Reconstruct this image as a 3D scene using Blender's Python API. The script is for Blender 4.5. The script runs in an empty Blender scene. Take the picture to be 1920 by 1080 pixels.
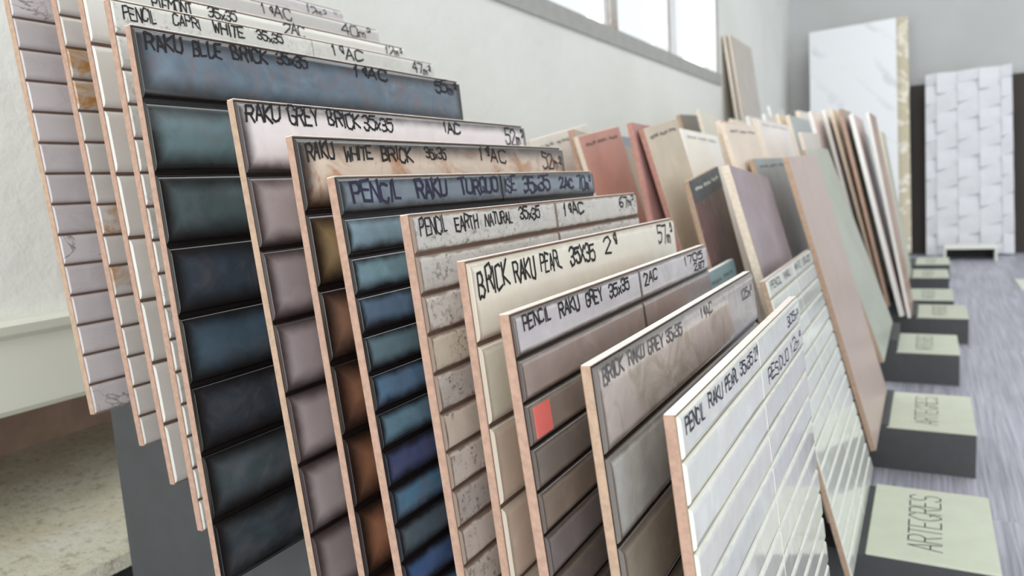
import bpy, math, random
from mathutils import Vector, Matrix

# ------------------------------------------------------------------ camera, world, light, exposure
scene = bpy.context.scene
col = scene.collection
R = math.radians
random.seed(7)

PITCH, ROLL, YAW, FPX = R(7.516), R(-3.587), R(-29.704), 1382.3
fwd = Vector((math.sin(YAW) * math.cos(PITCH), math.cos(YAW) * math.cos(PITCH), -math.sin(PITCH)))
rgt = Vector((math.cos(YAW), -math.sin(YAW), 0.0))
upv = rgt.cross(fwd)
r2 = math.cos(ROLL) * rgt + math.sin(ROLL) * upv
u2 = -math.sin(ROLL) * rgt + math.cos(ROLL) * upv
cam_d = bpy.data.cameras.new('camera')
cam = bpy.data.objects.new('camera', cam_d)
col.objects.link(cam)
cam.matrix_world = Matrix(((r2.x, u2.x, -fwd.x, 0), (r2.y, u2.y, -fwd.y, 0), (r2.z, u2.z, -fwd.z, 0), (0, 0, 0, 1)))
cam_d.sensor_width = 36.0
cam_d.lens = FPX / 1920 * 36.0
cam_d.clip_start = 0.02
cam_d.dof.use_dof = True
cam_d.dof.focus_distance = 0.44
cam_d.dof.aperture_fstop = 9.0
scene.camera = cam

world = bpy.data.worlds.new('world')
scene.world = world
world.use_nodes = True
world.node_tree.nodes['Background'].inputs[0].default_value = (0.93, 0.97, 1.0, 1)
world.node_tree.nodes['Background'].inputs[1].default_value = 1.0


def area(name, loc, rot, sx, sy, power, color):
    d = bpy.data.lights.new(name, 'AREA')
    d.shape = 'RECTANGLE'
    d.size, d.size_y, d.energy, d.color = sx, sy, power, color
    o = bpy.data.objects.new(name, d)
    col.objects.link(o)
    o.location = loc
    o.rotation_euler = rot
    return o


# daylight outside the strip window in the left wall (faces +x, into the room)
area('window_daylight', (-1.02, 1.95, 0.95), (0, R(-90), 0), 1.2, 3.2, 55, (0.95, 0.98, 1.0))
# unseen light added in the opposite wall to lift the tile faces (faces -x, into the room)
area('added_side_light', (4.66, 1.2, 0.75), (0, R(90), 0), 2.5, 5.6, 14, (1.0, 0.985, 0.96))
# unseen light added behind the camera for the lower tile rows (faces +y, into the room)
area('added_back_light', (1.0, -2.36, 0.75), (R(90), 0, 0), 4.2, 2.5, 86, (1.0, 0.995, 0.98))
# unseen overhead light added for highlights on the brick lips (faces down)
area('added_overhead_light', (1.0, 3.1, 2.56), (0, 0, 0), 1.96, 2.96, 27, (0.97, 0.985, 1.0))

vs = scene.view_settings
vs.view_transform = 'Standard'
vs.look = 'None'
vs.gamma = 1.0
vs.use_curve_mapping = False
vs.exposure = 0.15

# ------------------------------------------------------------------ helpers


def lin(c):
    def f(x):
        x /= 255.0
        return x / 12.92 if x <= 0.04045 else ((x + 0.055) / 1.055) ** 2.4
    return (f(c[0]), f(c[1]), f(c[2]), 1.0)


class NB:
    """tiny node builder"""

    def __init__(self, name):
        self.m = bpy.data.materials.new(name)
        self.m.use_nodes = True
        self.t = self.m.node_tree
        self.p = self.t.nodes['Principled BSDF']

    def n(self, typ, **kw):
        nd = self.t.nodes.new(typ)
        for k, v in kw.items():
            if k.startswith('i_'):
                key = k[2:]
                key = int(key) if key.isdigit() else key.replace('_', ' ')
                self.set(nd.inputs[key], v)
            else:
                setattr(nd, k, v)
        return nd

    def set(self, inp, v):
        if isinstance(v, bpy.types.NodeSocket):
            self.t.links.new(v, inp)
        else:
            inp.default_value = v

    def math(self, op, a, b=0.0, c=0.0):
        nd = self.n('ShaderNodeMath', operation=op)
        for i, v in enumerate((a, b, c)):
            self.set(nd.inputs[i], v)
        return nd.outputs[0]

    def mix(self, fac, a, b, mode='MIX'):
        nd = self.n('ShaderNodeMix', data_type='RGBA', blend_type=mode)
        self.set(nd.inputs[0], fac)
        self.set(nd.inputs[6], a)
        self.set(nd.inputs[7], b)
        return nd.outputs[2]

    def noise(self, vec, scale, detail=3.0, rough=0.55, dist=0.0):
        nd = self.n('ShaderNodeTexNoise')
        self.set(nd.inputs['Vector'], vec)
        nd.inputs['Scale'].default_value = scale
        nd.inputs['Detail'].default_value = detail
        nd.inputs['Roughness'].default_value = rough
        nd.inputs['Distortion'].default_value = dist
        return nd.outputs['Fac']

    def ramp(self, v, a, b, lo=0.0, hi=1.0, smooth=True):
        nd = self.n('ShaderNodeMapRange', interpolation_type='SMOOTHSTEP' if smooth else 'LINEAR')
        self.set(nd.inputs[0], v)
        for i, x in enumerate((a, b, lo, hi)):
            self.set(nd.inputs[i + 1], x)
        return nd.outputs[0]

    def vec(self, scale=(1, 1, 1), space='Object', rand=True):
        tc = self.n('ShaderNodeTexCoord')
        mp = self.n('ShaderNodeMapping')
        mp.inputs['Scale'].default_value = scale
        self.t.links.new(tc.outputs[space], mp.inputs[0])
        if rand:
            oi = self.n('ShaderNodeObjectInfo')
            cb = self.n('ShaderNodeCombineXYZ')
            for i in range(3):
                self.set(cb.inputs[i], self.math('MULTIPLY', oi.outputs['Random'], 7.0 + 5 * i))
            self.t.links.new(cb.outputs[0], mp.inputs['Location'])
        return mp.outputs[0]

    def bump(self, h, strength=0.2, dist=0.001):
        nd = self.n('ShaderNodeBump')
        nd.inputs['Strength'].default_value = strength
        nd.inputs['Distance'].default_value = dist
        self.set(nd.inputs['Height'], h)
        self.t.links.new(nd.outputs[0], self.p.inputs['Normal'])

    def done(self, color, rough=0.5, spec=0.5, coat=0.0):
        self.set(self.p.inputs['Base Color'], color)
        self.set(self.p.inputs['Roughness'], rough)
        self.set(self.p.inputs['Specular IOR Level'], spec)
        self.p.inputs['Coat Weight'].default_value = coat
        self.p.inputs['Coat Roughness'].default_value = 0.10
        return self.m


def mat_plain(name, c, rough=0.6, var=0.12, scale=40.0, bump=0.0, spec=0.4, stretch=(1, 1, 1)):
    b = NB(name)
    v = b.vec(stretch)
    f = b.noise(v, scale, 4)
    c = lin(c)
    dark = tuple(x * (1 - var) for x in c[:3]) + (1,)
    lite = tuple(min(1, x * (1 + var)) for x in c[:3]) + (1,)
    if bump:
        b.bump(f, bump, 0.002)
    return b.done(b.mix(b.ramp(f, 0.3, 0.7), dark, lite), rough, spec)


def mat_glaze(name, edge, edge_w, W, H, rough=0.2, var=0.25, stain=None, speckle=None, vein=None, bottom=1.0, wob=0.004, coat=0.3, spec=0.5):
    """fired glaze: colour of the piece from the object colour, pooled darker glaze along its edges, blotches"""
    b = NB(name)
    oi = b.n('ShaderNodeObjectInfo')
    base = oi.outputs['Color']
    v = b.vec()
    blotch = b.noise(v, 45, 4, 0.6, 0.6)
    colr = b.mix(b.ramp(blotch, 0.3, 0.75, 0.0, var), base, (0.02, 0.02, 0.025, 1))
    lite = b.noise(v, 28, 3, 0.5, 1.0)
    colr = b.mix(b.ramp(lite, 0.52, 0.8, 0.0, 1.0), colr, b.mix(1.0, colr, (1.0 + var * 1.6,) * 3 + (1,), 'MULTIPLY'))
    if stain:
        st = b.noise(v, 30, 4, 0.6, 1.5)
        fac = b.math('MULTIPLY', b.ramp(st, 0.42, 0.68), oi.outputs['Alpha'])
        colr = b.mix(fac, colr, lin(stain))
    if speckle:
        sp = b.noise(v, 260, 5, 0.75)
        zone = b.noise(v, 35, 2, 0.5)
        fac = b.math('MULTIPLY', b.ramp(sp, 0.50, 0.66), b.ramp(zone, 0.38, 0.62))
        colr = b.mix(b.math('MULTIPLY', fac, 0.75), colr, lin(speckle))
    if vein:
        wn = b.noise(b.vec((1, 1.7, 1)), 16, 5, 0.6, 1.2)
        fac = b.ramp(b.math('ABSOLUTE', b.math('SUBTRACT', wn, 0.5)), 0.0, 0.022, 1.0, 0.0)
        gate = b.math('MULTIPLY', b.ramp(b.noise(v, 12, 1), 0.4, 0.55), b.math('MAXIMUM', oi.outputs['Alpha'], 0.12))
        colr = b.mix(b.math('MULTIPLY', b.math('MULTIPLY', fac, gate), 0.7), colr, lin(vein))
    if edge:
        tc = b.n('ShaderNodeTexCoord')
        sx = b.n('ShaderNodeSeparateXYZ')
        b.t.links.new(tc.outputs['Generated'], sx.inputs[0])
        gx, gy = sx.outputs[0], sx.outputs[1]
        dx = b.math('MULTIPLY', b.math('MINIMUM', gx, b.math('SUBTRACT', 1.0, gx)), W)
        dy = b.math('MULTIPLY', b.math('MINIMUM', b.math('MULTIPLY', gy, bottom), b.math('SUBTRACT', 1.0, gy)), H)
        d = b.math('MINIMUM', dx, dy)
        wobn = b.noise(v, 70, 3)
        d = b.math('ADD', d, b.math('MULTIPLY', b.math('SUBTRACT', wobn, 0.5), wob))
        m = b.ramp(d, 0.0006, edge_w)
        colr = b.mix(m, lin(edge), colr)
    b.bump(b.noise(v, 55, 2), 0.12, 0.002)
    return b.done(colr, rough, spec, coat)


def mesh_obj(name, verts, faces, mat, parent=None, smooth=False):
    me = bpy.data.meshes.new(name)
    me.from_pydata([tuple(p) for p in verts], [], faces)
    me.update()
    if mat:
        me.materials.append(mat)
    if smooth:
        for p in me.polygons:
            p.use_smooth = True
    return link(name, me, parent)


def link(name, me, parent=None):
    o = bpy.data.objects.new(name, me)
    col.objects.link(o)
    if parent:
        o.parent = parent
    return o


def box_data(x0, x1, y0, y1, z0, z1):
    v = [(x0, y0, z0), (x1, y0, z0), (x1, y1, z0), (x0, y1, z0), (x0, y0, z1), (x1, y0, z1), (x1, y1, z1), (x0, y1, z1)]
    f = [(0, 3, 2, 1), (4, 5, 6, 7), (0, 1, 5, 4), (1, 2, 6, 5), (2, 3, 7, 6), (3, 0, 4, 7)]
    return v, f


def boxes(name, lst, mat, parent=None):
    V, F = [], []
    for b in lst:
        v, f = box_data(*b)
        n = len(V)
        V += v
        F += [tuple(i + n for i in q) for q in f]
    return mesh_obj(name, V, F, mat, parent)


def chamfer_box(name, x0, x1, y0, y1, z0, z1, c, mat, parent=None):
    """box with all edges chamfered by c (24 vertices)"""
    V, F = [], []
    idx = {}
    for sx, X in ((0, x0), (1, x1)):
        for sy, Y in ((0, y0), (1, y1)):
            for sz, Z in ((0, z0), (1, z1)):
                dx, dy, dz = (c if sx == 0 else -c), (c if sy == 0 else -c), (c if sz == 0 else -c)
                for ax in range(3):
                    idx[(sx, sy, sz, ax)] = len(V)
                    V.append((X + (0 if ax == 0 else dx), Y + (0 if ax == 1 else dy), Z + (0 if ax == 2 else dz)))
    I = idx
    for s in (0, 1):
        F.append((I[s, 0, 0, 0], I[s, 1, 0, 0], I[s, 1, 1, 0], I[s, 0, 1, 0]))
        F.append((I[0, s, 0, 1], I[1, s, 0, 1], I[1, s, 1, 1], I[0, s, 1, 1]))
        F.append((I[0, 0, s, 2], I[1, 0, s, 2], I[1, 1, s, 2], I[0, 1, s, 2]))
    for a in (0, 1):
        for bb in (0, 1):
            F.append((I[a, bb, 0, 0], I[a, bb, 1, 0], I[a, bb, 1, 1], I[a, bb, 0, 1]))
            F.append((I[a, 0, bb, 0], I[a, 1, bb, 0], I[a, 1, bb, 2], I[a, 0, bb, 2]))
            F.append((I[0, a, bb, 1], I[1, a, bb, 1], I[1, a, bb, 2], I[0, a, bb, 2]))
            for cc in (0, 1):
                F.append((I[a, bb, cc, 0], I[a, bb, cc, 1], I[a, bb, cc, 2]))
    me = bpy.data.meshes.new(name)
    me.from_pydata(V, [], F)
    import bmesh
    bm = bmesh.new()
    bm.from_mesh(me)
    bmesh.ops.recalc_face_normals(bm, faces=bm.faces)
    bm.to_mesh(me)
    bm.free()
    if mat:
        me.materials.append(mat)
    return link(name, me, parent)


def thing(name, label, cat, mw=None, group=None):
    o = bpy.data.objects.new(name, None)
    o.empty_display_size = 0.05
    col.objects.link(o)
    if mw is not None:
        o.matrix_world = mw
    o['label'] = label
    o['category'] = cat
    if group:
        o['group'] = group
    return o


def tag(o, label, cat, group=None):
    o['label'] = label
    o['category'] = cat
    if group:
        o['group'] = group
    return o


def struct(o):
    o['kind'] = 'structure'
    return o


def frame(bl, u, v, n):
    return Matrix(((u.x, v.x, n.x, bl.x), (u.y, v.y, n.y, bl.y), (u.z, v.z, n.z, bl.z), (0, 0, 0, 1)))


def pillow_mesh(name, w, h, base, b1, b2, mat):
    """glazed piece: rises from the bed at n = base to its face at n = 0 over two rounded rings"""
    V, F = [], []
    rings = [(0.0, base), (b1 * 0.15, base * 0.70), (b1 * 0.6, base * 0.26), (b1, base * 0.08), (b2, 0.0)]
    for d, z in rings:
        e = d * 0.12
        V += [(e, d, z), (w - e, d, z), (w - e, h - d, z), (e, h - d, z)]
    for r in range(len(rings) - 1):
        for i in range(4):
            a, b = r * 4 + i, r * 4 + (i + 1) % 4
            F.append((a, b, b + 4, a + 4))
    n = (len(rings) - 1) * 4
    F.append((n, n + 1, n + 2, n + 3))
    me = bpy.data.meshes.new(name)
    me.from_pydata(V, [], F)
    me.update()
    me.materials.append(mat)
    for p in me.polygons:
        p.use_smooth = p.index != len(me.polygons) - 1
    for e in me.edges:
        a, b = e.vertices
        e.use_edge_sharp = abs(a - b) == 4 or min(a, b) >= n
    return me


# ------------------------------------------------------------------ handwriting (marker strokes on a 4 x 6 grid)
G = {
    '~': '03 14 22 34 42|12 23', 'w': '04 12 24 32 43', 'A': '00 26 40|12 32', 'B': '00 06 26 35 34 23 03|23 32 41 30 10 00', 'C': '45 36 16 05 01 10 30 41', 'D': '00 06 26 44 42 20 00',
    'E': '46 06 00 40|03 33', 'F': '46 06 00|03 33', 'G': '45 36 16 05 01 10 30 41 43 23', 'H': '00 06|40 46|03 43', 'I': '20 26',
    'K': '00 06|46 03 40', 'L': '06 00 30', 'M': '00 06 23 46 40', 'N': '00 06 40 46', 'O': '16 05 01 10 30 41 45 36 16',
    'P': '00 06 36 45 44 33 03', 'Q': '16 05 01 10 30 41 45 36 16|22 40', 'R': '00 06 36 45 44 33 03|23 40', 'S': '45 36 16 05 04 13 33 42 41 30 10 01',
    'T': '06 46|26 20', 'U': '06 01 10 30 41 46', 'W': '06 10 24 30 46', 'X': '00 46|06 40', 'Y': '06 23 46|23 20', 'V': '06 20 46',
    '0': '16 05 01 10 30 41 45 36 16', '1': '14 26 20', '2': '05 16 36 45 44 00 40', '3': '05 16 36 45 44 33 13|33 42 41 30 10 01',
    '4': '30 36 02 42', '5': '46 06 04 34 43 41 30 10 01', '6': '46 15 02 01 10 30 41 42 33 13 02', '7': '06 46 20', '8': '13 04 05 16 36 45 44 33 13 02 01 10 30 41 42 33',
    'g': '45 36 26 15 04 02 11 20 30 41 42 32', 'x': '00 43|03 40', 'm': '00 03 13 22 20|22 33 42 40', 'a': '45 36 25 24 33 43|46 43|32 42', 's': '15 26 36 45 44 13 43', '.': '10 11 21 20 10',
}
WID = {'I': 0.35, '1': 0.5, 'x': 0.75, 'm': 0.85, 'a': 0.7, 's': 0.6, '.': 0.35, 'M': 1.15, 'W': 1.15}


def strokes_mesh(name, items, width, mat, parent, z=0.0003, jit=0.25, rnd=None, up=(0, 1)):
    """items: (text, u0, v0, u1, v1, height) in the parent's plane, v upwards; flat ink ribbons"""
    rnd = rnd or random
    V, F = [], []

    def seg(a, b, w, zz):
        d = (b - a)
        if d.length < 1e-6:
            return
        d.normalize()
        p = Vector((-d.y, d.x)) * w / 2
        a2, b2 = a - d * w * 0.4, b + d * w * 0.4
        n = len(V)
        for q in (a2 - p, b2 - p, b2 + p, a2 + p):
            V.append((q.x, q.y, zz))
        F.append((n, n + 1, n + 2, n + 3))

    k = 0
    for text, ua, va, ub, vb, h in items:
        text = text.replace('m2', 'ms')
        adv = [WID.get(c, 1.0) for c in text]
        tot = sum(adv) + 0.22 * (len(text) - 1)
        s = (ub - ua) / tot
        x = 0.0
        for c, a in zip(text, adv):
            gw = a * s
            jx, jy = rnd.uniform(-.04, .04) * h * jit, rnd.uniform(-.1, .1) * h * jit
            sh = rnd.uniform(-.12, .12) * jit
            for st in G[c].split('|'):
                pts = []
                for tk in st.split():
                    gx, gy = int(tk[0]) / 4, int(tk[1]) / 6 - 0.5
                    if c == 's':
                        gy = gy * 0.9 + 0.05
                    gx += rnd.uniform(-.07, .07) * jit
                    gy += rnd.uniform(-.07, .07) * jit
                    px = ua + x + gx * gw + sh * gy * h + jx
                    py = (va + (vb - va) * (x + gx * gw) / max(1e-6, ub - ua)) + gy * h + jy
                    pts.append(Vector((px, py)))
                for p, q in zip(pts, pts[1:]):
                    k += 1
                    seg(p, q, width * rnd.uniform(.85, 1.15) if jit > 0.05 else width, z + 0.000002 * (k % 9))
            x += (a + 0.22) * s
    return mesh_obj(name, V, F, mat, parent)


# ------------------------------------------------------------------ materials
M = {}
M['biscuit'] = mat_plain('fired_biscuit_pink', (184, 153, 135), 0.9, 0.10, 220, 0.25, 0.2)
M['biscuit_tan'] = mat_plain('fired_biscuit_tan', (186, 160, 138), 0.9, 0.10, 220, 0.25, 0.2)
M['biscuit_cream'] = mat_plain('fired_biscuit_cream', (232, 218, 200), 0.9, 0.08, 220, 0.2, 0.2)
M['biscuit_white'] = mat_plain('fired_biscuit_white', (236, 234, 230), 0.9, 0.05, 220, 0.2, 0.2)
M['biscuit_red'] = mat_plain('fired_biscuit_red', (190, 142, 130), 0.9, 0.10, 220, 0.2, 0.2)
M['rim'] = mat_plain('pale_rim', (240, 230, 222), 0.3, 0.06, 120, 0.0, 0.5)
M['ink'] = mat_plain('marker_ink', (24, 21, 26), 0.45, 0.3, 200, 0, 0.4)
M['ink_grey'] = mat_plain('marker_ink_faded', (104, 100, 100), 0.6, 0.3, 200, 0, 0.3)
M['ink_blue'] = mat_plain('marker_ink_blue_black', (40, 36, 62), 0.45, 0.3, 200, 0, 0.4)
M['laminate'] = mat_plain('grey_laminate', (76, 78, 80), 0.55, 0.05, 60, 0.0, 0.35)
M['cap'] = mat_plain('white_cap', (200, 205, 188), 0.5, 0.03, 30, 0.0, 0.35)
M['print'] = mat_plain('black_print', (30, 32, 30), 0.6, 0.1, 80)
M['sticker'] = mat_plain('coral_sticker', (236, 120, 112), 0.7, 0.04, 90)
M['frame_metal'] = mat_plain('painted_window_frame', (170, 170, 167), 0.5, 0.06, 25)
M['frame_white'] = mat_plain('white_window_post', (240, 240, 240), 0.4, 0.04, 25)
M['white_metal'] = mat_plain('white_enamel', (236, 238, 228), 0.35, 0.03, 40)

# plaster
b = NB('white_plaster')
v = b.vec((1, 1, 1), 'Object', False)
n1 = b.noise(v, 30, 5, 0.65)
n2 = b.noise(v, 2.0, 3)
b.bump(n1, 0.5, 0.006)
M['plaster'] = b.done(b.mix(b.ramp(n2, 0.3, 0.7), lin((224, 226, 221)), lin((234, 235, 231))), 0.85, 0.2)
b = NB('far_wall_paint')
v = b.vec((1, 1, 1), 'Object', False)
b.bump(b.noise(v, 20, 4), 0.2, 0.004)
M['paint'] = b.done(b.mix(b.ramp(b.noise(v, 1.5, 3), 0.3, 0.7), lin((186, 188, 187)), lin((198, 200, 201))), 0.8, 0.2)
M['paint_white'] = mat_plain('smooth_white_paint', (226, 228, 220), 0.6, 0.03, 12, 0.05)
# concrete
b = NB('rough_concrete')
v = b.vec((1, 1, 1), 'Object', False)
g1 = b.noise(v, 90, 6, 0.7)
g2 = b.noise(v, 14, 4, 0.6)
c1 = b.mix(b.ramp(g2, 0.3, 0.7), lin((222, 216, 192)), lin((238, 236, 222)))
c1 = b.mix(b.ramp(g1, 0.35, 0.48, 0.5, 0.0), c1, lin((150, 142, 122)))
b.bump(g1, 0.7, 0.006)
M['concrete'] = b.done(c1, 0.95, 0.15)
M['dark_base'] = mat_plain('dark_base_and_shade', (58, 62, 60), 0.8, 0.15, 30)  # also the painted shade below the ledge and in the stand
# floor porcelain, brushed along y
b = NB('brushed_grey_porcelain')
v = b.vec((120, 2.2, 1), 'Object', True)
s1 = b.noise(v, 1.6, 5, 0.7)
s2 = b.noise(b.vec((45, 1.2, 1)), 1.0, 3, 0.6)
fc = b.mix(b.ramp(s1, 0.3, 0.7), lin((142, 142, 154)), lin((196, 196, 209)))
fc = b.mix(b.ramp(s2, 0.45, 0.75, 0.0, 0.3), fc, lin((128, 128, 136)))
b.bump(s1, 0.15, 0.001)
M['floor'] = b.done(fc, 0.38, 0.45)
M['grout'] = mat_plain('pale_grout', (196, 196, 198), 0.9, 0.05, 60)

# glass pane: thin clear sheet
b = NB('window_glass')
tr = b.n('ShaderNodeBsdfTransparent')
gl = b.n('ShaderNodeBsdfGlossy')
gl.inputs['Roughness'].default_value = 0.02
mx = b.n('ShaderNodeMixShader')
mx.inputs[0].default_value = 0.05
b.t.links.new(tr.outputs[0], mx.inputs[1])
b.t.links.new(gl.outputs[0], mx.inputs[2])
b.t.links.new(mx.outputs[0], b.t.nodes['Material Output'].inputs[0])
M['glass'] = b.m

# ------------------------------------------------------------------ the room
XW, YF, ZF, ZC = -0.82, 5.36, -0.535, 2.4
XR, YB = 4.6, -2.3

# window opening in the left wall
WY0, WY1, WZ0, WZ1 = 0.55, 3.43, 0.41, 1.45
wall_v = []
struct(boxes('wall_left', [
    (XW - 0.16, XW, YB, YF, -0.10, WZ0), (XW - 0.16, XW, YB, YF, WZ1, ZC),
    (XW - 0.16, XW, YB, WY0, WZ0, WZ1), (XW - 0.16, XW, WY1, YF, WZ0, WZ1)], M['plaster']))
struct(boxes('wall_far', [(XW - 0.16, XR, YF, YF + 0.15, ZF, ZC)], M['paint']))
struct(boxes('wall_right', [(XR, XR + 0.15, YB, YF, 2.0, ZC), (XR, XR + 0.15, YB, -1.6, ZF, 2.0), (XR, XR + 0.15, 4.0, YF, ZF, 2.0)], M['paint']))
struct(boxes('wall_back', [(XW - 0.16, XW, YB - 0.15, YB, ZF, ZC), (XW, XR, YB - 0.15, YB, 2.0, ZC), (3.1, XR, YB - 0.15, YB, ZF, 2.0)], M['paint']))
struct(boxes('ceiling', [(XW - 0.16, 0.0, YB, YF, ZC, ZC + 0.12), (2.0, XR, YB, YF, ZC, ZC + 0.12), (0.0, 2.0, YB, 1.6, ZC, ZC + 0.12), (0.0, 2.0, 4.6, YF, ZC, ZC + 0.12)], M['paint_white']))

fl = struct(boxes('floor', [(XW - 0.9, XR, YB - 0.15, YF, ZF - 0.12, ZF - 0.0015)], M['grout']))
tile_meshes = {}
FX = [-1.72, -0.58, 0.62, 1.82, 3.02, 4.6]
FY = [-2.3, -1.14, 0.06, 1.26, 2.46, 3.66, 4.86, 5.36]
for i in range(len(FX) - 1):
    for j in range(len(FY) - 1):
        w, h = FX[i + 1] - FX[i] - 0.004, FY[j + 1] - FY[j] - 0.004
        key = (round(w, 3), round(h, 3))
        if key not in tile_meshes:
            o = chamfer_box('floor_tile', 0, w, 0, h, -0.004, 0, 0.0012, M['floor'], fl)
            tile_meshes[key] = o.data
        else:
            o = link('floor_tile', tile_meshes[key], fl)
        o.location = (FX[i] + 0.002, FY[j] + 0.002, ZF)

# white band along the foot of the left wall, concrete ledge below it
b = NB('white_band_paint')
M['band'] = mat_plain('white_band_paint', (224, 226, 214), 0.45, 0.02, 8, 0.0, 0.4)
V, F = [], []
prof = [(XW - 0.16, -0.098), (XW + 0.018, -0.098), (XW + 0.024, -0.103), (XW + 0.021, -0.112), (XW + 0.012, -0.118), (XW + 0.010, -0.190), (XW + 0.004, -0.196), (XW - 0.16, -0.196)]
for y in (YB, YF):
    V += [(p[0], y, p[1]) for p in prof]
n = len(prof)
F = [tuple(range(n)), tuple(range(2 * n - 1, n - 1, -1))] + [(i, i + n, (i + 1) % n + n, (i + 1) % n) for i in range(n)]
struct(mesh_obj('baseboard_left', V, F, M['band']))
struct(boxes('trim_1', [(XW - 0.75, -0.700, YB, YF, -0.352, -0.337)], M['concrete']))          # ledge slab
struct(boxes('trim_2', [(XW - 0.75, -0.79, YB, YF, ZF - 0.01, -0.352)], M['dark_base']))  # dark colour stands in for the shade below the ledge
struct(boxes('trim_3', [(XW - 0.76, XW - 0.36, YB, YF, -0.337, -0.07), (XW - 0.76, XW - 0.16, YB, YF, -0.10, -0.07)], mat_plain('brown_plaster', (176, 150, 134), 0.9, 0.1, 25, 0.1)))  # second box: unseen lid added to keep outside light out of the recess
struct(boxes('baseboard_far', [(XW, XR, YF - 0.012, YF, ZF, ZF + 0.09)], M['dark_base']))

# strip window: sill rail, posts, panes
win = struct(thing('window_1', 'white strip window high in the left wall', 'window'))
del win['category']
FXx = (XW - 0.06, XW - 0.002)
boxes('window_sill', [(FXx[0], XW + 0.006, WY0, WY1, WZ0 - 0.002, WZ0 + 0.045)], M['frame_metal'], win)
boxes('window_head', [(FXx[0], FXx[1], WY0, WY1, WZ1 - 0.05, WZ1)], M['frame_metal'], win)
boxes('jamb', [(FXx[0], FXx[1], WY1 - 0.045, WY1, WZ0, WZ1)], M['frame_metal'], win)
boxes('jamb', [(FXx[0], FXx[1], WY0, WY0 + 0.045, WZ0, WZ1)], M['frame_metal'], win)
# the painted post with rust at its foot
b = NB('rusty_frame')
v = b.vec((1, 1, 1), 'Object', False)
sx = b.n('ShaderNodeSeparateXYZ')
tc = b.n('ShaderNodeTexCoord')
b.t.links.new(tc.outputs['Object'], sx.inputs[0])
foot = b.ramp(sx.outputs[2], WZ0 + 0.0, WZ0 + 0.12, 1.0, 0.0)
rs = b.math('MULTIPLY', b.ramp(b.noise(v, 60, 4), 0.38, 0.6), foot)
M['rusty'] = b.done(b.mix(rs, lin((186, 184, 180)), lin((150, 100, 62))), 0.6, 0.3)
boxes('mullion', [(FXx[0], XW + 0.004, 2.115, 2.17, WZ0, WZ1)], M['rusty'], win)
boxes('mullion', [(FXx[0], XW - 0.01, 2.085, 2.115, WZ0 + 0.03, WZ1)], M['frame_white'], win)
boxes('post', [(FXx[0], XW + 0.004, 2.70, 2.765, WZ0 + 0.01, WZ1)], M['frame_white'], win)
boxes('post', [(FXx[0], XW + 0.002, 2.672, 2.70, WZ0 + 0.03, WZ1)], M['frame_metal'], win)
boxes('mullion', [(FXx[0], XW + 0.004, 1.28, 1.36, WZ0, WZ1)], M['frame_metal'], win)
for y0, y1 in ((WY0 + 0.045, 1.28), (1.36, 2.085), (2.17, 2.672), (2.765, WY1 - 0.045)):
    boxes('pane', [(XW - 0.045, XW - 0.041, y0, y1, WZ0 + 0.045, WZ1 - 0.05)], M['glass'], win)

# ------------------------------------------------------------------ tile panels of the front rack
TH = 0.0080          # total thickness
SIDE = 0.35
NEAR = {
    1: ((-0.5214, 0.2985, -0.1414), 6.58), 2: ((-0.4882, 0.3114, -0.1655), 6.00), 3: ((-0.4568, 0.3104, -0.1898), 5.58),
    4: ((-0.4201, 0.3014, -0.2136), 4.59), 5: ((-0.3861, 0.2864, -0.2385), 3.66), 6: ((-0.3126, 0.3026, -0.2861), 5.68),
    7: ((-0.2781, 0.3091, -0.3103), 5.25), 8: ((-0.2413, 0.3045, -0.3347), 5.98), 9: ((-0.2067, 0.3176, -0.3577), 5.53),
    10: ((-0.1743, 0.3157, -0.3830), 4.97), 11: ((-0.1341, 0.2977, -0.4059), 5.96), 12: ((-0.0973, 0.3064, -0.4306), 5.88),
    13: ((-0.0636, 0.3162, -0.4540), 5.54), 14: ((-0.0690, 0.8500, -0.4560), 14.6),
}
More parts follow.
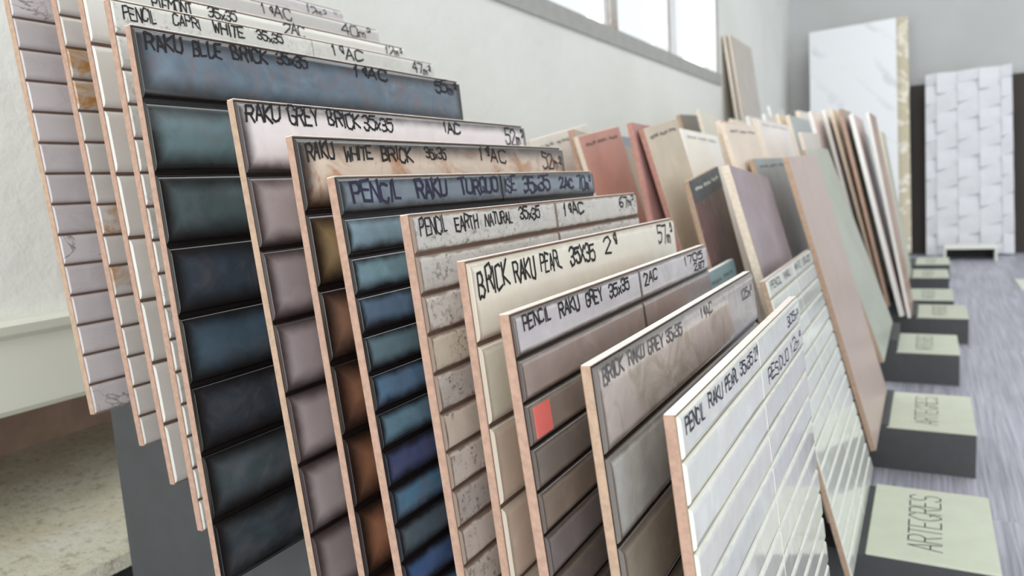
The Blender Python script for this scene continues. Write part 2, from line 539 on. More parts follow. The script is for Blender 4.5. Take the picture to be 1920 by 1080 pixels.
TXT = {
    1: [('12m2', 0.293, 0.0075, 0.3239, 0.0085, 0.0092)],
    2: [('1aAC', 0.1844, 0.0071, 0.2234, 0.006, 0.0101), ('40m2', 0.2886, 0.0076, 0.3381, 0.0075, 0.0116)],
    3: [('PIEMONT', 0.0503, 0.0076, 0.0874, 0.0069, 0.0089), ('35x35', 0.099, 0.0058, 0.1286, 0.0058, 0.0078), ('2AC', 0.1768, 0.0060, 0.2036, 0.006, 0.0096), ('12m2', 0.316, 0.0063, 0.346, 0.007, 0.0104)],
    4: [('PENCIL', 0.0065, 0.0078, 0.0322, 0.0070, 0.0084), ('CAPRI', 0.0427, 0.0058, 0.0658, 0.0060, 0.0075), ('WHITE', 0.0751, 0.006, 0.1049, 0.0062, 0.0079), ('35x35', 0.115, 0.0058, 0.1431, 0.0058, 0.0067), ('1aAC', 0.1963, 0.0065, 0.24, 0.0062, 0.0095), ('47m2', 0.3108, 0.0072, 0.3447, 0.009, 0.0098)],
    5: [('RAKU', 0.0065, 0.0089, 0.0331, 0.0085, 0.0104), ('BLUE', 0.0394, 0.0080, 0.0631, 0.0085, 0.0097), ('BRICK', 0.0699, 0.0071, 0.1029, 0.0069, 0.0096), ('35x35', 0.1092, 0.0060, 0.1414, 0.0066, 0.0087), ('1aAC', 0.1914, 0.0068, 0.2367, 0.0068, 0.009), ('55m2', 0.3054, 0.0088, 0.345, 0.008, 0.0115)],
    6: [('RAKU', 0.0050, 0.0074, 0.0337, 0.0073, 0.0102), ('GREY', 0.0388, 0.0075, 0.0663, 0.0086, 0.0116), ('BRICK', 0.0726, 0.0068, 0.1062, 0.008, 0.0102), ('35x35', 0.1085, 0.0078, 0.1428, 0.0093, 0.0101), ('1AC', 0.2074, 0.0073, 0.2341, 0.0083, 0.009), ('52m2', 0.3082, 0.0107, 0.3461, 0.0115, 0.0155)],
    7: [('RAKU', 0.0061, 0.0084, 0.0305, 0.0083, 0.01), ('WHITE', 0.0381, 0.0094, 0.0656, 0.0091, 0.0086), ('BRICK', 0.073, 0.0093, 0.1078, 0.0096, 0.0093), ('35x35', 0.1212, 0.0084, 0.1491, 0.0088, 0.0077), ('1aAC', 0.1934, 0.0074, 0.2381, 0.009, 0.0104), ('52m2', 0.3021, 0.0133, 0.3441, 0.0146, 0.015)],
    8: [('PENCIL', 0.0092, 0.0090, 0.0558, 0.0092, 0.0116), ('RAKU', 0.0683, 0.009, 0.1041, 0.009, 0.0109), ('TURQUO', 0.1174, 0.0090, 0.1712, 0.0091, 0.0105), ('ISE', 0.1784, 0.0090, 0.1974, 0.0090, 0.0113), ('35x35', 0.208, 0.0088, 0.257, 0.0088, 0.0121), ('2AC', 0.274, 0.01, 0.3026, 0.0101, 0.0084), ('70m2', 0.312, 0.0099, 0.3429, 0.0101, 0.0127)],
    9: [('PENCIL', 0.0060, 0.0075, 0.0339, 0.0068, 0.01), ('EARTH', 0.0399, 0.0078, 0.067, 0.0076, 0.0082), ('NATURAL', 0.0733, 0.0075, 0.1106, 0.0078, 0.0074), ('35x35', 0.1185, 0.0066, 0.1499, 0.0068, 0.008), ('1aAC', 0.1869, 0.0072, 0.2267, 0.0072, 0.009), ('67m2', 0.3028, 0.0075, 0.3424, 0.0071, 0.0096)],
    10: [('BRICK', 0.0056, 0.0124, 0.04, 0.0111, 0.014), ('RAKU', 0.0442, 0.0113, 0.0713, 0.0105, 0.0121), ('PEARL', 0.0769, 0.0102, 0.109, 0.0105, 0.011), ('35X35', 0.1192, 0.0117, 0.1622, 0.0111, 0.0113), ('2a', 0.1787, 0.0089, 0.2052, 0.0085, 0.0115), ('57m2', 0.2998, 0.0121, 0.3437, 0.013, 0.0148)],
    11: [('PENCIL', 0.0078, 0.0056, 0.0401, 0.0060, 0.0072), ('RAKU', 0.0479, 0.0060, 0.0751, 0.0062, 0.0078), ('GREY', 0.083, 0.0063, 0.1089, 0.0068, 0.0078), ('35x35', 0.1183, 0.0070, 0.1555, 0.007, 0.0078), ('2AC', 0.1821, 0.0081, 0.212, 0.0083, 0.0079), ('1705', 0.278, 0.0066, 0.3358, 0.0068, 0.0064), ('2.87', 0.304, 0.0150, 0.3375, 0.0154, 0.0056)],
    12: [('BRICK', 0.0058, 0.0062, 0.0349, 0.0062, 0.0082), ('RAKU', 0.0402, 0.0062, 0.0655, 0.0062, 0.0078), ('GREY', 0.0703, 0.0066, 0.098, 0.0072, 0.0078), ('35x35', 0.1018, 0.0075, 0.1355, 0.0085, 0.0072), ('1aAC', 0.1773, 0.0072, 0.2099, 0.0072, 0.0076), ('125m2', 0.2982, 0.0142, 0.34, 0.0142, 0.0083)],
    13: [('PENCIL', 0.0060, 0.0076, 0.0406, 0.0080, 0.0083), ('RAKU', 0.0473, 0.0076, 0.0776, 0.0080, 0.0076), ('PEARL', 0.0826, 0.0080, 0.115, 0.0082, 0.0076), ('35x35', 0.1188, 0.0085, 0.1564, 0.0090, 0.0077), ('2a', 0.1594, 0.0094, 0.1716, 0.0085, 0.0082), ('305m2', 0.286, 0.0113, 0.3433, 0.0122, 0.0079), ('RESIDUO', 0.1937, 0.0316, 0.2798, 0.0325, 0.0096), ('12m2', 0.2865, 0.0330, 0.343, 0.0330, 0.0101)],
    14: [('PENCIL', 0.012, 0.0085, 0.085, 0.0085, 0.009), ('RAKU', 0.10, 0.0085, 0.15, 0.0085, 0.009), ('WHITE', 0.185, 0.0085, 0.24, 0.0085, 0.009), ('35x35', 0.255, 0.0085, 0.33, 0.0085, 0.009)],
}
ROWS8, ROWS16 = SIDE / 8, SIDE / 16
W1, W2 = SIDE - 0.0012, SIDE / 2 - 0.0012
H8, H16 = ROWS8 - 0.0024, ROWS16 - 0.0017
# glazes (the piece's own fired colour comes from each object's colour)
M['g_white_marble'] = mat_glaze('white_glaze_grey_veins', None, 0, W1, H16, 0.3, 0.06, vein=(92, 90, 92))
M['g_gold_marble'] = mat_glaze('white_glaze_gold_stains', None, 0, W1, H16, 0.3, 0.06, stain=(176, 128, 62))
M['g_plain_white'] = mat_glaze('plain_white_glaze', None, 0, W1, H8, 0.28, 0.04)
M['g_capri'] = mat_glaze('pale_stone_glaze', None, 0, W2, H16, 0.5, 0.10, speckle=(150, 150, 146), coat=0.05)
M['g_blue'] = mat_glaze('blue_raku_glaze', (20, 20, 22), 0.013, W1, H8, 0.22, 0.28, stain=(126, 112, 116), bottom=0.75, coat=0.8)
M['g_grey'] = mat_glaze('grey_raku_glaze', (66, 56, 56), 0.010, W1, H8, 0.3, 0.10, bottom=0.85, coat=0.8)
M['g_rust'] = mat_glaze('rust_raku_glaze', (30, 20, 17), 0.016, W1, H8, 0.25, 0.18, stain=(182, 128, 84), bottom=0.8, coat=0.8)
M['g_turq'] = mat_glaze('turquoise_raku_glaze', (24, 25, 30), 0.0060, W2, H16, 0.2, 0.25, stain=(120, 112, 112), bottom=0.7, coat=0.8)
M['g_earth'] = mat_glaze('earth_stone_glaze', (138, 122, 110), 0.0022, W2, H16, 0.6, 0.12, speckle=(84, 76, 70), vein=(96, 88, 82), coat=0.0)
M['g_pearl'] = mat_glaze('pearl_glaze', (196, 186, 170), 0.004, W1, H8, 0.22, 0.06)
M['g_pgrey'] = mat_glaze('pencil_grey_glaze', (92, 82, 76), 0.0024, W2, H16, 0.2, 0.14, wob=0.0015, stain=(150, 132, 112), bottom=0.8, coat=0.8)
M['g_bgrey'] = mat_glaze('brick_grey_glaze', (108, 101, 95), 0.0042, W1, H8, 0.16, 0.16, wob=0.002, stain=(140, 138, 112), bottom=0.85, coat=0.8)
M['g_pwhite'] = mat_glaze('pearl_white_glaze', (236, 236, 226), 0.0012, W2, H16, 0.08, 0.10, coat=0.6)
M['bed_brown'] = mat_plain('joint_brown', (104, 84, 74), 0.8, 0.1, 150)
M['bed_black'] = mat_plain('joint_black_glaze', (22, 19, 20), 0.25, 0.2, 150)
M['bed_cream'] = mat_plain('joint_cream', (150, 140, 118), 0.7, 0.1, 150)

L_ = lambda *c: c
SPEC = {
    # no: rows, columns, glaze, bed, biscuit, row colours (top first), label, ink, stroke width
    1: (16, 1, 'g_white_marble', 'bed_brown', 'biscuit_tan', [(204, 199, 201)] * 16, 'leftmost white narrow-brick tile with grey marble veins on its lowest brick', 'ink', .0009),
    2: (16, 1, 'g_gold_marble', 'bed_brown', 'biscuit', [(206, 203, 199)] * 16, 'white narrow-brick tile with gold and rust stains on some bricks', 'ink', .0010),
    3: (8, 1, 'g_plain_white', 'bed_brown', 'biscuit', [(214, 213, 207)] * 8, 'plain white wide-brick tile, third from the left, with 2AC written on top', 'ink', .0010),
    4: (16, 2, 'g_capri', 'bed_brown', 'biscuit', [(208, 208, 202)] * 16, 'pale stone white tile just behind the dark blue glazed one', 'ink', .0011),
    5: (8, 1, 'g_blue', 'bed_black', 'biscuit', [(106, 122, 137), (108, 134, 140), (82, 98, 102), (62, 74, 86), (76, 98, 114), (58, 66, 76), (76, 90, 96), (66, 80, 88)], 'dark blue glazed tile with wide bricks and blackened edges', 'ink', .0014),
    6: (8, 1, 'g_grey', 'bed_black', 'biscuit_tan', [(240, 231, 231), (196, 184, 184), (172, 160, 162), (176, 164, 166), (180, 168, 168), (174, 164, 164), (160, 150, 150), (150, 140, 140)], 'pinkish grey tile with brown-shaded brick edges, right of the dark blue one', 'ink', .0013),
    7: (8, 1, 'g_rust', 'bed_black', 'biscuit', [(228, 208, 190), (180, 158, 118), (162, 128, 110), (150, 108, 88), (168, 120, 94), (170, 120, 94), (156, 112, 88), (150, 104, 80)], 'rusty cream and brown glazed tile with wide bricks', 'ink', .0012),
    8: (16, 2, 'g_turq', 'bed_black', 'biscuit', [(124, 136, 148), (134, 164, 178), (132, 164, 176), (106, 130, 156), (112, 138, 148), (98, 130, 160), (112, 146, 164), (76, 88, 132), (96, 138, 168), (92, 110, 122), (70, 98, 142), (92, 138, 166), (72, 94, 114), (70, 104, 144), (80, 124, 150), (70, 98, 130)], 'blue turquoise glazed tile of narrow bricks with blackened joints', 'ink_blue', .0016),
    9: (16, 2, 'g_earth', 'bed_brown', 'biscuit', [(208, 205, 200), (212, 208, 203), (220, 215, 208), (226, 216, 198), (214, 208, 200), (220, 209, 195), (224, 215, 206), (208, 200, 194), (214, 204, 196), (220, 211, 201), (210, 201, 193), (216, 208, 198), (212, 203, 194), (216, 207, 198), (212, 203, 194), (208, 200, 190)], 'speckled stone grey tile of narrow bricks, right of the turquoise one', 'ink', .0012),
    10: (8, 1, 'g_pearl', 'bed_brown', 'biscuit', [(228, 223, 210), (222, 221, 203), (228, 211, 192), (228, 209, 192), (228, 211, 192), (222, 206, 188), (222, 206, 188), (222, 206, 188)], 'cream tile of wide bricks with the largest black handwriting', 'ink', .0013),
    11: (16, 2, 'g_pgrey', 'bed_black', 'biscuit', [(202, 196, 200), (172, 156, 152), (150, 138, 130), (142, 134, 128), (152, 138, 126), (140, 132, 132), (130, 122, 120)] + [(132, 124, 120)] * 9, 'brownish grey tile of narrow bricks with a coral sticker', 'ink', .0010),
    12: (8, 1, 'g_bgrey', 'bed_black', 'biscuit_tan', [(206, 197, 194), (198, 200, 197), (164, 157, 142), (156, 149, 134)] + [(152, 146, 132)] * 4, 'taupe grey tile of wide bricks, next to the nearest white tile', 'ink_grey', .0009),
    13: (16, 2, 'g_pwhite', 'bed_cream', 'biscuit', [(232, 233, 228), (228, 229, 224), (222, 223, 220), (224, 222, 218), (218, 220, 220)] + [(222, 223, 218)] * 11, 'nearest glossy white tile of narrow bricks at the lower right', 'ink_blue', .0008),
    14: (16, 2, 'g_pwhite', 'bed_cream', 'biscuit_tan', [(232, 236, 228)] * 16, 'white narrow-brick tile behind the nearest one, beside the nearest white-topped block', 'ink_grey', .0010),
}
GROUP_NEAR = 'relief tiles of the front rack'


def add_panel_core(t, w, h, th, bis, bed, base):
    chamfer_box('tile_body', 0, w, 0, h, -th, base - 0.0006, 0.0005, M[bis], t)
    chamfer_box('pale_top_edge', 0.0003, w - 0.0003, h, h + 0.0006, -th + 0.0004, base + 0.0002, 0.0002, M['rim'], t)  # pale strip along the top edge of the body
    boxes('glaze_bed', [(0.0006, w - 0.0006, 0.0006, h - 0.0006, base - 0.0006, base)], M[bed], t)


PANEL = {}
for k, (bl, lean) in NEAR.items():
    rows, cols_, gl, bed, bis, cols, label, ink, sw = SPEC[k]
    th = R(lean)
    vv = Vector((-math.sin(th), 0, math.cos(th)))
    uu = Vector((0, 1, 0))
    nn = uu.cross(vv)
    t = thing('relief_tile', label, 'tile', frame(Vector(bl), uu, vv, nn), GROUP_NEAR)
    PANEL[k] = t
    base = -0.0024 if rows == 8 else -0.0019
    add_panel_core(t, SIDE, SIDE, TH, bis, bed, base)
    ph = SIDE / rows
    bw, bh = SIDE / cols_ - 0.0012, ph - (0.0024 if rows == 8 else 0.0017)
    b1, b2 = (0.0022, 0.0048) if rows == 8 else (0.0016, 0.0032)
    me = pillow_mesh('brick', bw, bh, base, b1, b2, M[gl])
    rn = random.Random(100 + k)
    for r in range(rows):
        for c in range(cols_):
            o = link('brick', me, t)
            o.location = (SIDE / cols_ * c + 0.0006, SIDE - ph * (r + 1) + (ph - bh) / 2, 0)
            cc = cols[r]
            f = 1 + rn.uniform(-.04, .04)
            q = lin(tuple(min(255, x * f) for x in cc))
            al = {1: (1.0 if r in (0, 1, 2, 10, 15) else 0.0), 2: (1.0 if r in (3, 4, 8, 10) else 0.0), 5: (0.75 if r == 0 else 0.25), 7: (0.9 if r == 0 else 0.3)}.get(k, rn.choice((0.0, 0.2, 0.5)))
            o.color = (q[0], q[1], q[2], al)
    items = [(s, a, SIDE - v0, b_, SIDE - v1, hh) for s, a, v0, b_, v1, hh in TXT[k]]
    for wi, it in enumerate(items):
        wd = it[3] - it[1]
        it = (it[0], it[1] + wd * 0.02, it[2], it[3] - wd * 0.06, it[4], it[5] * 0.96)
        strokes_mesh('handwriting', [it], max(0.0008, min(sw * 1.4, 0.22 * wd / len(it[0]))), M[ink], t, 0.0003, 1.0, random.Random(k * 20 + wi))
# coral sticker on the pencil grey panel
boxes('sticker', [(0.0055, 0.0225, SIDE - 0.0625, SIDE - 0.0470, 0.00005, 0.0004)], M['sticker'], PANEL[11])

# ------------------------------------------------------------------ tiles in the racks behind
# name: top-left front corner, lean, roll, width, length, thickness, face colour, biscuit, glaze style, label
FAR = {
    'A': ((-0.4804, 0.9200, 0.0679), 13.0, 8.85, 0.200, 0.292, .008, (222, 216, 206), 'biscuit_cream', 0.1, 'cream tile with marks along its top, above the right end of the rusty cream one', 1),
    'B': ((-0.4279, 0.9500, 0.0794), 12.0, -5.51, 0.300, 0.341, .010, (168, 160, 146), 'biscuit', 0.1, 'olive grey tile with broad pink edge, behind the copper pink tile', 0),
    'C': ((-0.4132, 0.9300, 0.0673), 12.5, 7.51, 0.154, 0.344, .008, (196, 146, 132), 'biscuit_cream', 0.1, 'copper pink narrow tile with slanting top edge', 1),
    'D': ((-0.5384, 1.3000, 0.0964), 13.0, -0.82, 0.195, 0.274, .008, (138, 144, 154), 'biscuit_cream', 0.1, 'blue grey tile seen as a strip right of the copper pink tile', 0),
    'E': ((-0.3425, 0.9500, 0.0799), 10.6, -1.05, 0.200, 0.404, .009, (178, 136, 132), 'biscuit_red', 0.1, 'mauve brown tile with salmon red edge, left of the tall khaki tile', 0),
    'F': ((-0.3277, 0.9500, 0.0700), 13.3, 8.15, 0.146, 0.426, .008, (204, 190, 170), 'biscuit_red', 0.1, 'tall narrow khaki beige tile with writing along its slanting top', 1),
    'G': ((-0.2611, 0.9200, -0.0017), 11.5, 7.18, 0.146, 0.380, .008, (98, 86, 88), 'biscuit_tan', 0.4, 'dark red brown tile with white scratches and a dark grey top band', 2),
    'H': ((-0.3812, 1.3000, 0.0903), 14.0, -1.17, 0.261, 0.406, .008, (252, 250, 246), 'biscuit_white', 0.03, 'white tile with dark marks, right of the khaki tile', 1),
    'I': ((-0.5575, 1.9000, 0.1669), 14.0, 2.31, 0.167, 0.351, .012, (112, 104, 92), 'biscuit_tan', 0.2, 'dark olive tile top showing above the white marked tile', 0),
    'J': ((-0.5092, 1.9000, 0.1738), 14.0, -1.91, 0.178, 0.401, .008, (216, 212, 198), 'biscuit_cream', 0.05, 'pale cream tile top right of the dark olive one', 0),
    'K': ((-0.3010, 1.2600, 0.0941), 11.7, 0.00, 0.220, 0.459, .010, (206, 170, 158), 'biscuit_cream', 0.1, 'salmon tile with broad cream edge, left of the peach tile', 0),
    'L': ((-0.2819, 1.2000, 0.0858), 14.3, 1.15, 0.240, 0.488, .008, (236, 220, 204), 'biscuit_cream', 0.06, 'peach tile with grey marks along its top', 1),
    'M': ((-0.3665, 1.9000, 0.1370), 14.7, 0.49, 0.458, 0.483, .012, (238, 232, 230), 'biscuit_cream', 0.05, 'white tile with smudged writing, right of the peach tile', 1),
    'N': ((-0.2246, 0.9800, 0.0161), 16.1, -4.51, 0.260, 0.469, .012, (160, 146, 152), 'biscuit_cream', 0.15, 'mauve tile with thick cream edge, right of the dark red tile', 0),
    'O': ((-0.2501, 1.2600, 0.0275), 15.3, 0.78, 0.312, 0.452, .009, (150, 158, 160), 'biscuit_tan', 0.12, 'blue grey tile with a dark line along its top', 1),
    'P': ((-0.1972, 1.2600, 0.0269), 15.0, 1.00, 0.350, 0.494, .009, (196, 176, 166), 'biscuit_tan', 0.04, 'tall pink beige tile whose foot stands beside the second white-topped block', 3),
    'Q': ((-0.2400, 1.7600, 0.0500), 18.5, 1.20, 0.430, 0.500, .009, (184, 190, 176), 'biscuit_tan', 0.06, 'pale grey green tile just behind the tall pink beige one', 3),
    'M2': ((-0.3696, 2.4000, 0.1747), 14.0, 0.64, 0.420, 0.495, .012, (176, 182, 184), 'biscuit_cream', 0.06, 'light grey tile with sloping top, above the blue grey tile', 0),
    'M5': ((-0.2666, 1.9000, 0.0958), 14.0, 1.33, 0.300, 0.511, .008, (216, 212, 206), 'biscuit_cream', 0.06, 'pale grey white tile just above the tall pink beige one', 0),
    'M3': ((-0.3079, 2.4000, 0.1792), 13.0, 2.16, 0.300, 0.544, .009, (236, 222, 214), 'biscuit_white', 0.05, 'pinkish white tile right of the light grey one', 0),
    'R1': ((-0.2809, 2.5000, 0.1857), 13.3, 0.00, 0.300, 0.577, .010, (238, 240, 242), 'biscuit_white', 0.03, 'bright white tile right of the pale green tile', 0),
    'R2': ((-0.2607, 2.5000, 0.1889), 13.6, 0.00, 0.300, 0.597, .010, (226, 214, 190), 'biscuit_cream', 0.05, 'cream tile just right of the bright white one', 0),
    'R3': ((-0.2723, 2.8500, 0.1703), 11.3, 0.00, 0.300, 0.569, .012, (202, 184, 172), 'biscuit_cream', 0.1, 'pink brown tile with lower top, between cream and olive tiles', 0),
    'R4': ((-0.2268, 2.4200, 0.1796), 12.4, 1.38, 0.300, 0.605, .010, (166, 150, 136), 'biscuit', 0.15, 'olive brown tile with pointed corner, left of the white edged one', 0),
    'R5': ((-0.1953, 2.4200, 0.1609), 12.8, 0.00, 0.350, 0.613, .013, (206, 186, 182), 'biscuit_white', 0.1, 'pinkish tile with thick white edge near the row end', 0),
    'R6': ((-0.2000, 2.8500, 0.1379), 11.9, -3.95, 0.300, 0.573, .008, (176, 188, 182), 'biscuit_cream', 0.12, 'grey green tile with lower slanting top near the row end', 0),
    'R7': ((-0.1550, 2.4500, 0.1631), 10.5, 0.81, 0.300, 0.622, .010, (176, 146, 126), 'biscuit_white', 0.12, 'brown tile with white edge, last tall one before the white slab', 0),
    'R8': ((-0.1670, 3.3000, 0.1432), 10.1, 0.00, 0.300, 0.598, .010, (196, 202, 184), 'biscuit_cream', 0.05, 'pale sage tile at the far right end of the row', 0),
    'n1': ((-0.5420, 2.4000, 0.1810), 14.0, 0.00, 0.300, 0.356, .010, (232, 222, 206), 'biscuit_cream', 0.05, 'cream tile corner poking out behind the peach tile', 0),
    'n2': ((-0.4899, 2.4000, 0.1838), 14.0, 0.00, 0.300, 0.404, .010, (226, 218, 214), 'biscuit_white', 0.05, 'white edged tile between the peach and the smudged white tile', 0),
    'n3': ((-0.4406, 2.4000, 0.1852), 14.0, 0.00, 0.300, 0.448, .010, (220, 216, 212), 'biscuit_white', 0.05, 'white edged tile corner above the smudged white tile', 0),
    'n4': ((-0.5061, 2.8500, 0.2466), 14.0, 0.75, 0.300, 0.494, .010, (190, 196, 200), 'biscuit_white', 0.05, 'highest white tile corner in the middle of the row', 0),
    'n5': ((-0.4010, 2.4000, 0.1823), 14.0, 0.00, 0.300, 0.481, .010, (224, 206, 176), 'biscuit_cream', 0.05, 'cream tan tile corner left of the light grey tile', 0),
    'n6': ((-0.4063, 2.8500, 0.2190), 14.0, 1.41, 0.300, 0.545, .014, (232, 228, 218), 'biscuit_cream', 0.05, 'cream white tile top showing against the dark wall corner', 0),
    'S': ((-0.2190, 0.7650, -0.1080), 12.0, 1.0, 0.200, 0.270, .008, (118, 146, 152), 'biscuit_white', 0.15, 'small turquoise grey tile peeking out between the coral-stickered and taupe tiles', 1),
}
FAR_RACK = {}
rackof = lambda y: min(range(7), key=lambda i: abs((0.90, 1.29, 1.90, 2.45, 2.82, 3.30, 3.8)[i] - y))
glz = {}
for k, (tl, lean, roll, w, L, th, fc, bis, var, label, mark) in FAR.items():
    th_, ro = R(lean), R(roll)
    uu = Vector((0, math.cos(ro), math.sin(ro)))
    dn = Vector((0, math.sin(ro), -math.cos(ro))) * math.cos(th_) + Vector((1, 0, 0)) * math.sin(th_)
    vv = -dn
    nn = uu.cross(vv)
    bl = Vector(tl) + dn * L
    t = thing('display_tile', label, 'tile', frame(bl, uu, vv, nn), 'sample tiles in the racks behind')
    FAR_RACK.setdefault(rackof(tl[1]), []).append((bl.x, bl.z - th * math.sin(th_) + min(0, uu.z * w) - 0.0004, th))
    chamfer_box('tile_body', 0, w, 0, L, -th, -0.0012, 0.0005, M[bis], t)
    key = 'far_%s' % k
    b = NB('glaze_' + k)
    v = b.vec()
    f1 = b.noise(v, 14, 4, 0.6, 0.4)
    c0 = lin(fc)
    cc = b.mix(b.ramp(f1, 0.25, 0.75), tuple(x * (1 - var) for x in c0[:3]) + (1,), tuple(min(1, x * (1 + var)) for x in c0[:3]) + (1,))
    if mark == 2:
        sc = b.noise(b.vec((34, 6, 1)), 3.0, 5, 0.75, 1.6)
        cc = b.mix(b.ramp(sc, 0.56, 0.7, 0, 0.6), cc, lin((214, 206, 204)))
        rd = b.noise(v, 9, 3)
        cc = b.mix(b.ramp(rd, 0.45, 0.65, 0, 0.45), cc, lin((116, 70, 68)))
    b.bump(b.noise(v, 40, 2), 0.05, 0.001)
    gm = b.done(cc, 0.35, 0.45, 0.1)
    chamfer_box('glaze_face', 0.0004, w - 0.0004, 0.0004, L - 0.0004, -0.0012, 0, 0.0006, gm, t)
    if mark == 2:
        boxes('top_band', [(0.001, w - 0.001, L - 0.030, L - 0.001, 0.00002, 0.0005)], mat_plain('dark_grey_band', (78, 84, 88), 0.4, 0.2, 60), t)
    if mark in (1, 2):
        rn = random.Random(hash(k) if False else sum(map(ord, k)))
        hh = 0.010
        its = []
        x = w * 0.1
        for word in rn.sample(['~w~', 'ww~', '~ww', 'w~w', '~~w'], 3):
            x2 = min(w * 0.95, x + w * 0.22)
            its.append((word, x, L - 0.014, x2, L - 0.014, hh))
            x = x2 + w * 0.06
        for it in its:
            strokes_mesh('handwriting', [it], 0.0014, M['ink_grey'] if mark == 1 else M['white_metal'], t, 0.0008, 1.0, rn)

# ------------------------------------------------------------------ the racks: stepped grey rails with a white capped nose block
RACKS = [(0.36, 0.0, 'grey stepped rack holding the front row of relief tiles', 0.23),
         (0.924, 0.0, 'grey stepped rack ending in the nearest white-topped lettered block', 0.220),
         (1.420, 0.0, 'grey rack with second white-topped block, beside the foot of the tall pink beige tile', 0.232),
         (2.027, -0.006, 'grey rack with the third white-topped block from the front', 0.230),
         (2.515, 0.032, 'grey rack whose white-topped block stands further right than the others', 0.235),
         (2.845, 0.002, 'grey rack with the fifth white-topped block from the front', 0.26),
         (3.425, 0.0, 'grey rack with the sixth white-topped block from the front', 0.27),
         (3.890, 0.012, 'grey rack with the farthest white-topped block, closest to the woven panel', 0.28)]
NOSE = 0.138


def rack(y0, xo, label, wy, bottoms):
    t = thing('tile_rack', label, 'rack', Matrix.Translation((xo, y0, ZF)), 'stepped racks with white-topped end blocks')
    zt = -0.456 - ZF
    pts = [(-0.0745 + NOSE + 0.011, 0.0), (-0.0745 + NOSE + 0.011, zt - 0.004)]     # nose front
    z = zt - 0.004
    zs = [bz - ZF for bx, bz, th in bottoms]
    last = -0.058
    for q, (bx, bz, th) in enumerate(bottoms):
        zz = min(zs[q:])                      # no tread stands higher than any tile behind it
        rx = min(bx - xo + 0.0165, last)
        if zz > z + 0.001 and rx > -0.6:
            pts += [(rx, z), (rx, zz)]
            z = zz
        last = bx - xo - th - 0.004
    pts += [(-0.607, z), (-0.607, 0.0)]
    V = [(p[0], 0, p[1]) for p in pts] + [(p[0], wy, p[1]) for p in pts]
    n = len(pts)
    F = [tuple(range(n - 1, -1, -1)), tuple(range(n, 2 * n))] + [(i, (i + 1) % n, (i + 1) % n + n, i + n) for i in range(n)]
    F = [tuple(reversed(f)) for f in F]
    mesh_obj('step_rail', V, F, M['laminate'], t)
    nb = chamfer_box('nose_cap', -0.0625, -0.0745 + NOSE + 0.0118, -0.0006, wy + 0.0006, zt - 0.0038, zt, 0.0012, M['cap'], t)
    # lettering: reads away from the camera, tops of the letters to the left
    V, F = [], []
    lt = strokes_mesh('lettering', [('ARTEgRES', 0.03, 0.0, 0.03 + wy * 0.76, 0.0, 0.036)], 0.0016, M['print'], t, 0.0, 0.02, random.Random(1))
    lt.matrix_local = Matrix(((0, -1, 0, 0.0), (1, 0, 0, 0.0), (0, 0, 1, zt + 0.0003), (0, 0, 0, 1)))
    return t


def near_steps():
    return [(bl[0], bl[2] - TH * math.sin(R(l)) - 0.0002, TH) for k, (bl, l) in NEAR.items() if k not in (13, 14)]


for i, (y0, xo, label, wy) in enumerate(RACKS):
    if i == 0:
        bt = sorted(near_steps(), key=lambda p: -p[0])
    else:
        bt = sorted(FAR_RACK.get(i - 1, []), key=lambda p: -p[0])
    rack(y0, xo, label, wy, bt)

# ------------------------------------------------------------------ slabs leaning on the walls


def slab(name, label, cat, p_tl, p_tr, p_bl, th, face, body, group=None):
    """big slab given by three real corners (front face)"""
    TLv, TRv, BLv = Vector(p_tl), Vector(p_tr), Vector(p_bl)
    vv = (TLv - BLv)
    L = vv.length
    vv.normalize()
    uu = TRv - TLv
    uu -= vv * uu.dot(vv)
    w = uu.length
    uu.normalize()
    nn = uu.cross(vv)
    t = thing(name, label, cat, frame(BLv, uu, vv, nn), group)
    chamfer_box('slab_body', 0, w, 0, L, -th, -0.002, 0.001, M[body], t)
    if face:
        chamfer_box('slab_face', 0.0005, w - 0.0005, 0.0005, L - 0.0005, -0.002, 0, 0.001, face, t)
    return t, w, L


b = NB('white_marble_slab')
v = b.vec((1, 1, 1), 'Object', False)
wv = b.n('ShaderNodeTexWave', wave_type='BANDS', bands_direction='DIAGONAL')
b.t.links.new(v, wv.inputs['Vector'])
wv.inputs['Scale'].default_value = 3.0
wv.inputs['Distortion'].default_value = 6.0
wv.inputs['Detail'].default_value = 4.0
f = b.math('MULTIPLY', b.ramp(wv.outputs['Fac'], 0.8, 1.0), b.ramp(b.noise(v, 3, 3), 0.45, 0.65))
M['marble'] = b.done(b.mix(b.math('MULTIPLY', f, 0.35), lin((240, 242, 246)), lin((176, 178, 186))), 0.25, 0.5)
b = NB('gold_onyx_slab')
v = b.vec((1, 1, 1), 'Object', False)
f = b.noise(v, 6, 5, 0.6, 2.0)
M['onyx'] = b.done(b.mix(b.ramp(f, 0.5, 0.6), lin((206, 196, 170)), lin((242, 238, 224))), 0.25, 0.5)
b = NB('dark_brown_slab')
v = b.vec((1, 1, 1), 'Object', False)
M['dark'] = b.done(b.mix(b.noise(v, 5, 4), lin((58, 52, 50)), lin((70, 64, 60))), 0.6, 0.25)
M['greige'] = mat_plain('greige_slab', (196, 188, 180), 0.5, 0.05, 10)

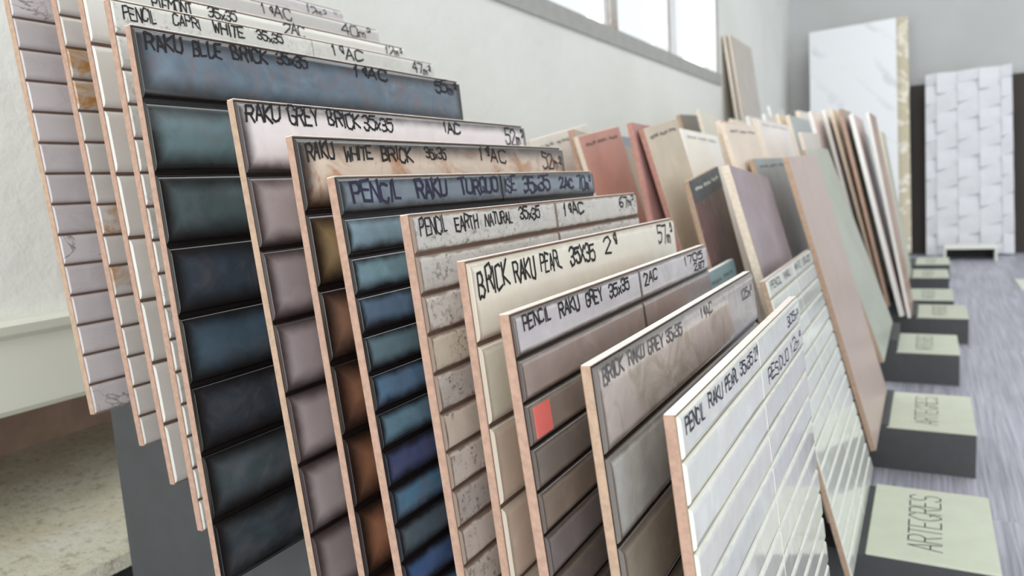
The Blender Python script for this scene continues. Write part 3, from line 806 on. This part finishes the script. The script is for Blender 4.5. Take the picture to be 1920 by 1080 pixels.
slab('tall_marble_slab', 'tall white marble slab leaning on the far wall, highest of all', 'slab', (-0.676, 5.200, 0.878), (-0.184, 5.200, 0.878), (-0.64, 4.97, ZF + 0.001), 0.012, M['marble'], 'biscuit_white')
slab('tall_onyx_slab', 'cream gold slab showing as a strip behind the tall white marble slab', 'slab', (-0.60, 5.245, 0.885), (-0.122, 5.245, 0.885), (-0.565, 5.03, ZF + 0.001), 0.012, M['onyx'], 'biscuit_cream')
slab('dark_slab', 'dark brown slab leaning on the far wall behind the woven white panel', 'slab', (-0.108, 5.325, 0.49), (0.52, 5.325, 0.49), (-0.098, 5.10, ZF + 0.001), 0.012, M['dark'], 'dark_base')
# two greige slabs on the left wall beyond the window
for dx, dy, lab in ((0.0, 0.0, 'front one of two greige slabs leaning on the wall right of the window'),
                    (-0.016, -0.035, 'rear one of two greige slabs on the wall right of the window, cream edge showing')):
    slab('greige_slab', lab, 'slab', (-0.788 + dx, 3.50 + dy, 0.634), (-0.788 + dx, 3.95 + dy, 0.650), (-0.632 + dx, 3.50 + dy, ZF + 0.001), 0.010, M['greige'], 'biscuit_cream', 'greige slabs by the window')

# woven white panel: basket of pillowed cells, each a part
t, w, L = slab('woven_panel', 'white basket weave relief panel standing against the far wall', 'panel', (-0.027, 5.235, 0.533), (0.408, 5.235, 0.535), (-0.010, 4.985, ZF + 0.001), 0.016, None, 'biscuit_white')
M['weave'] = mat_plain('matt_white_relief', (218, 219, 224), 0.55, 0.03, 14, 0.0)


SH = [0.0]


def weave_cell(w_, h_, flip):
    """pillow bulging across its width so that alternate cells dive under each other"""
    V, F = [], []
    nx, ny = 5, 3
    for j in range(ny):
        for i in range(nx):
            a, c = i / (nx - 1), j / (ny - 1)
            z = 0.004 * math.sin(math.pi * c) ** 0.6 + 0.016 * (a ** 1.4 if flip else (1 - a) ** 1.4)
            V.append((a * w_, c * h_ + (0.012 * (a - 0.5) if 0 < c < 1 else 0.022 * (a - 0.5)) * SH[0], z))
    for j in range(ny - 1):
        for i in range(nx - 1):
            p = j * nx + i
            F.append((p, p + 1, p + nx + 1, p + nx))
    n = len(V)
    rim = [0, nx - 1, nx * ny - 1, nx * (ny - 1)]
    for i in (0, nx - 1):
        pass
    border = list(range(nx)) + [nx * j + nx - 1 for j in range(1, ny)] + [nx * (ny - 1) + i for i in range(nx - 2, -1, -1)] + [nx * j for j in range(ny - 2, 0, -1)]
    for q in border:
        V.append((V[q][0], V[q][1], -0.006))
    m = len(border)
    for i in range(m):
        F.append((border[i], n + i, n + (i + 1) % m, border[(i + 1) % m]))
    me = bpy.data.meshes.new('weave_cell')
    me.from_pydata(V, [], F)
    me.update()
    me.materials.append(M['weave'])
    for p in me.polygons:
        p.use_smooth = False
    return me


cw = w / 4.05
ch = L / 9.6
xs = [0.0, cw * 0.52, cw * 1.52, cw * 2.52, cw * 3.52, w]
cells = {}
for c in range(5):
    y = 0.0
    offs = (ch * 0.5) if c % 2 else 0.0
    edges = [0.0] + [offs + ch * (i + (0 if c % 2 else 1)) for i in range(11)]
    edges = [e for e in edges if e < L - 0.012] + [L]
    for i in range(len(edges) - 1):
        ww, hh = xs[c + 1] - xs[c] - 0.002, edges[i + 1] - edges[i] - 0.0015
        if hh < 0.01:
            continue
        key = (round(ww, 3), round(hh, 3), (i + c) % 2, 0 < i < len(edges) - 2)
        if key not in cells:
            SH[0] = 1.0 if 0 < i < len(edges) - 2 else 0.0
            cells[key] = weave_cell(ww, hh, (i + c) % 2)
        o = link('weave_cell', cells[key], t)
        o.location = (xs[c] + 0.001, edges[i] + 0.0008, 0.004)

# low white stand at the foot of the woven panel
t = thing('low_stand', 'low white metal stand at the foot of the woven panel', 'stand', Matrix.Translation((0.20, 4.80, ZF)))
chamfer_box('top_plate', -0.125, 0.125, -0.08, 0.08, 0.062, 0.078, 0.002, M['white_metal'], t)
for sx_ in (-1, 1):
    boxes('leg', [(sx_ * 0.119 - 0.005, sx_ * 0.119 + 0.005, -0.08, 0.08, 0.0, 0.062)], M['white_metal'], t)
boxes('hollow_shade', [(-0.115, 0.115, 0.070, 0.076, 0.0, 0.062)], M['dark_base'], t)  # dark sheet painted as the shade in the stand's hollow

# white tile lying on the floor at the right
t = thing('loose_tile', 'small white tile lying flat on the grey floor at the right', 'tile', Matrix.Translation((0.335, 3.64, ZF)))
chamfer_box('tile_body', 0, 0.30, 0, 0.27, 0, 0.006, 0.0006, M['biscuit_white'], t)
chamfer_box('glaze_face', 0.0005, 0.2995, 0.0005, 0.2695, 0.006, 0.008, 0.0008, M['white_metal'], t)
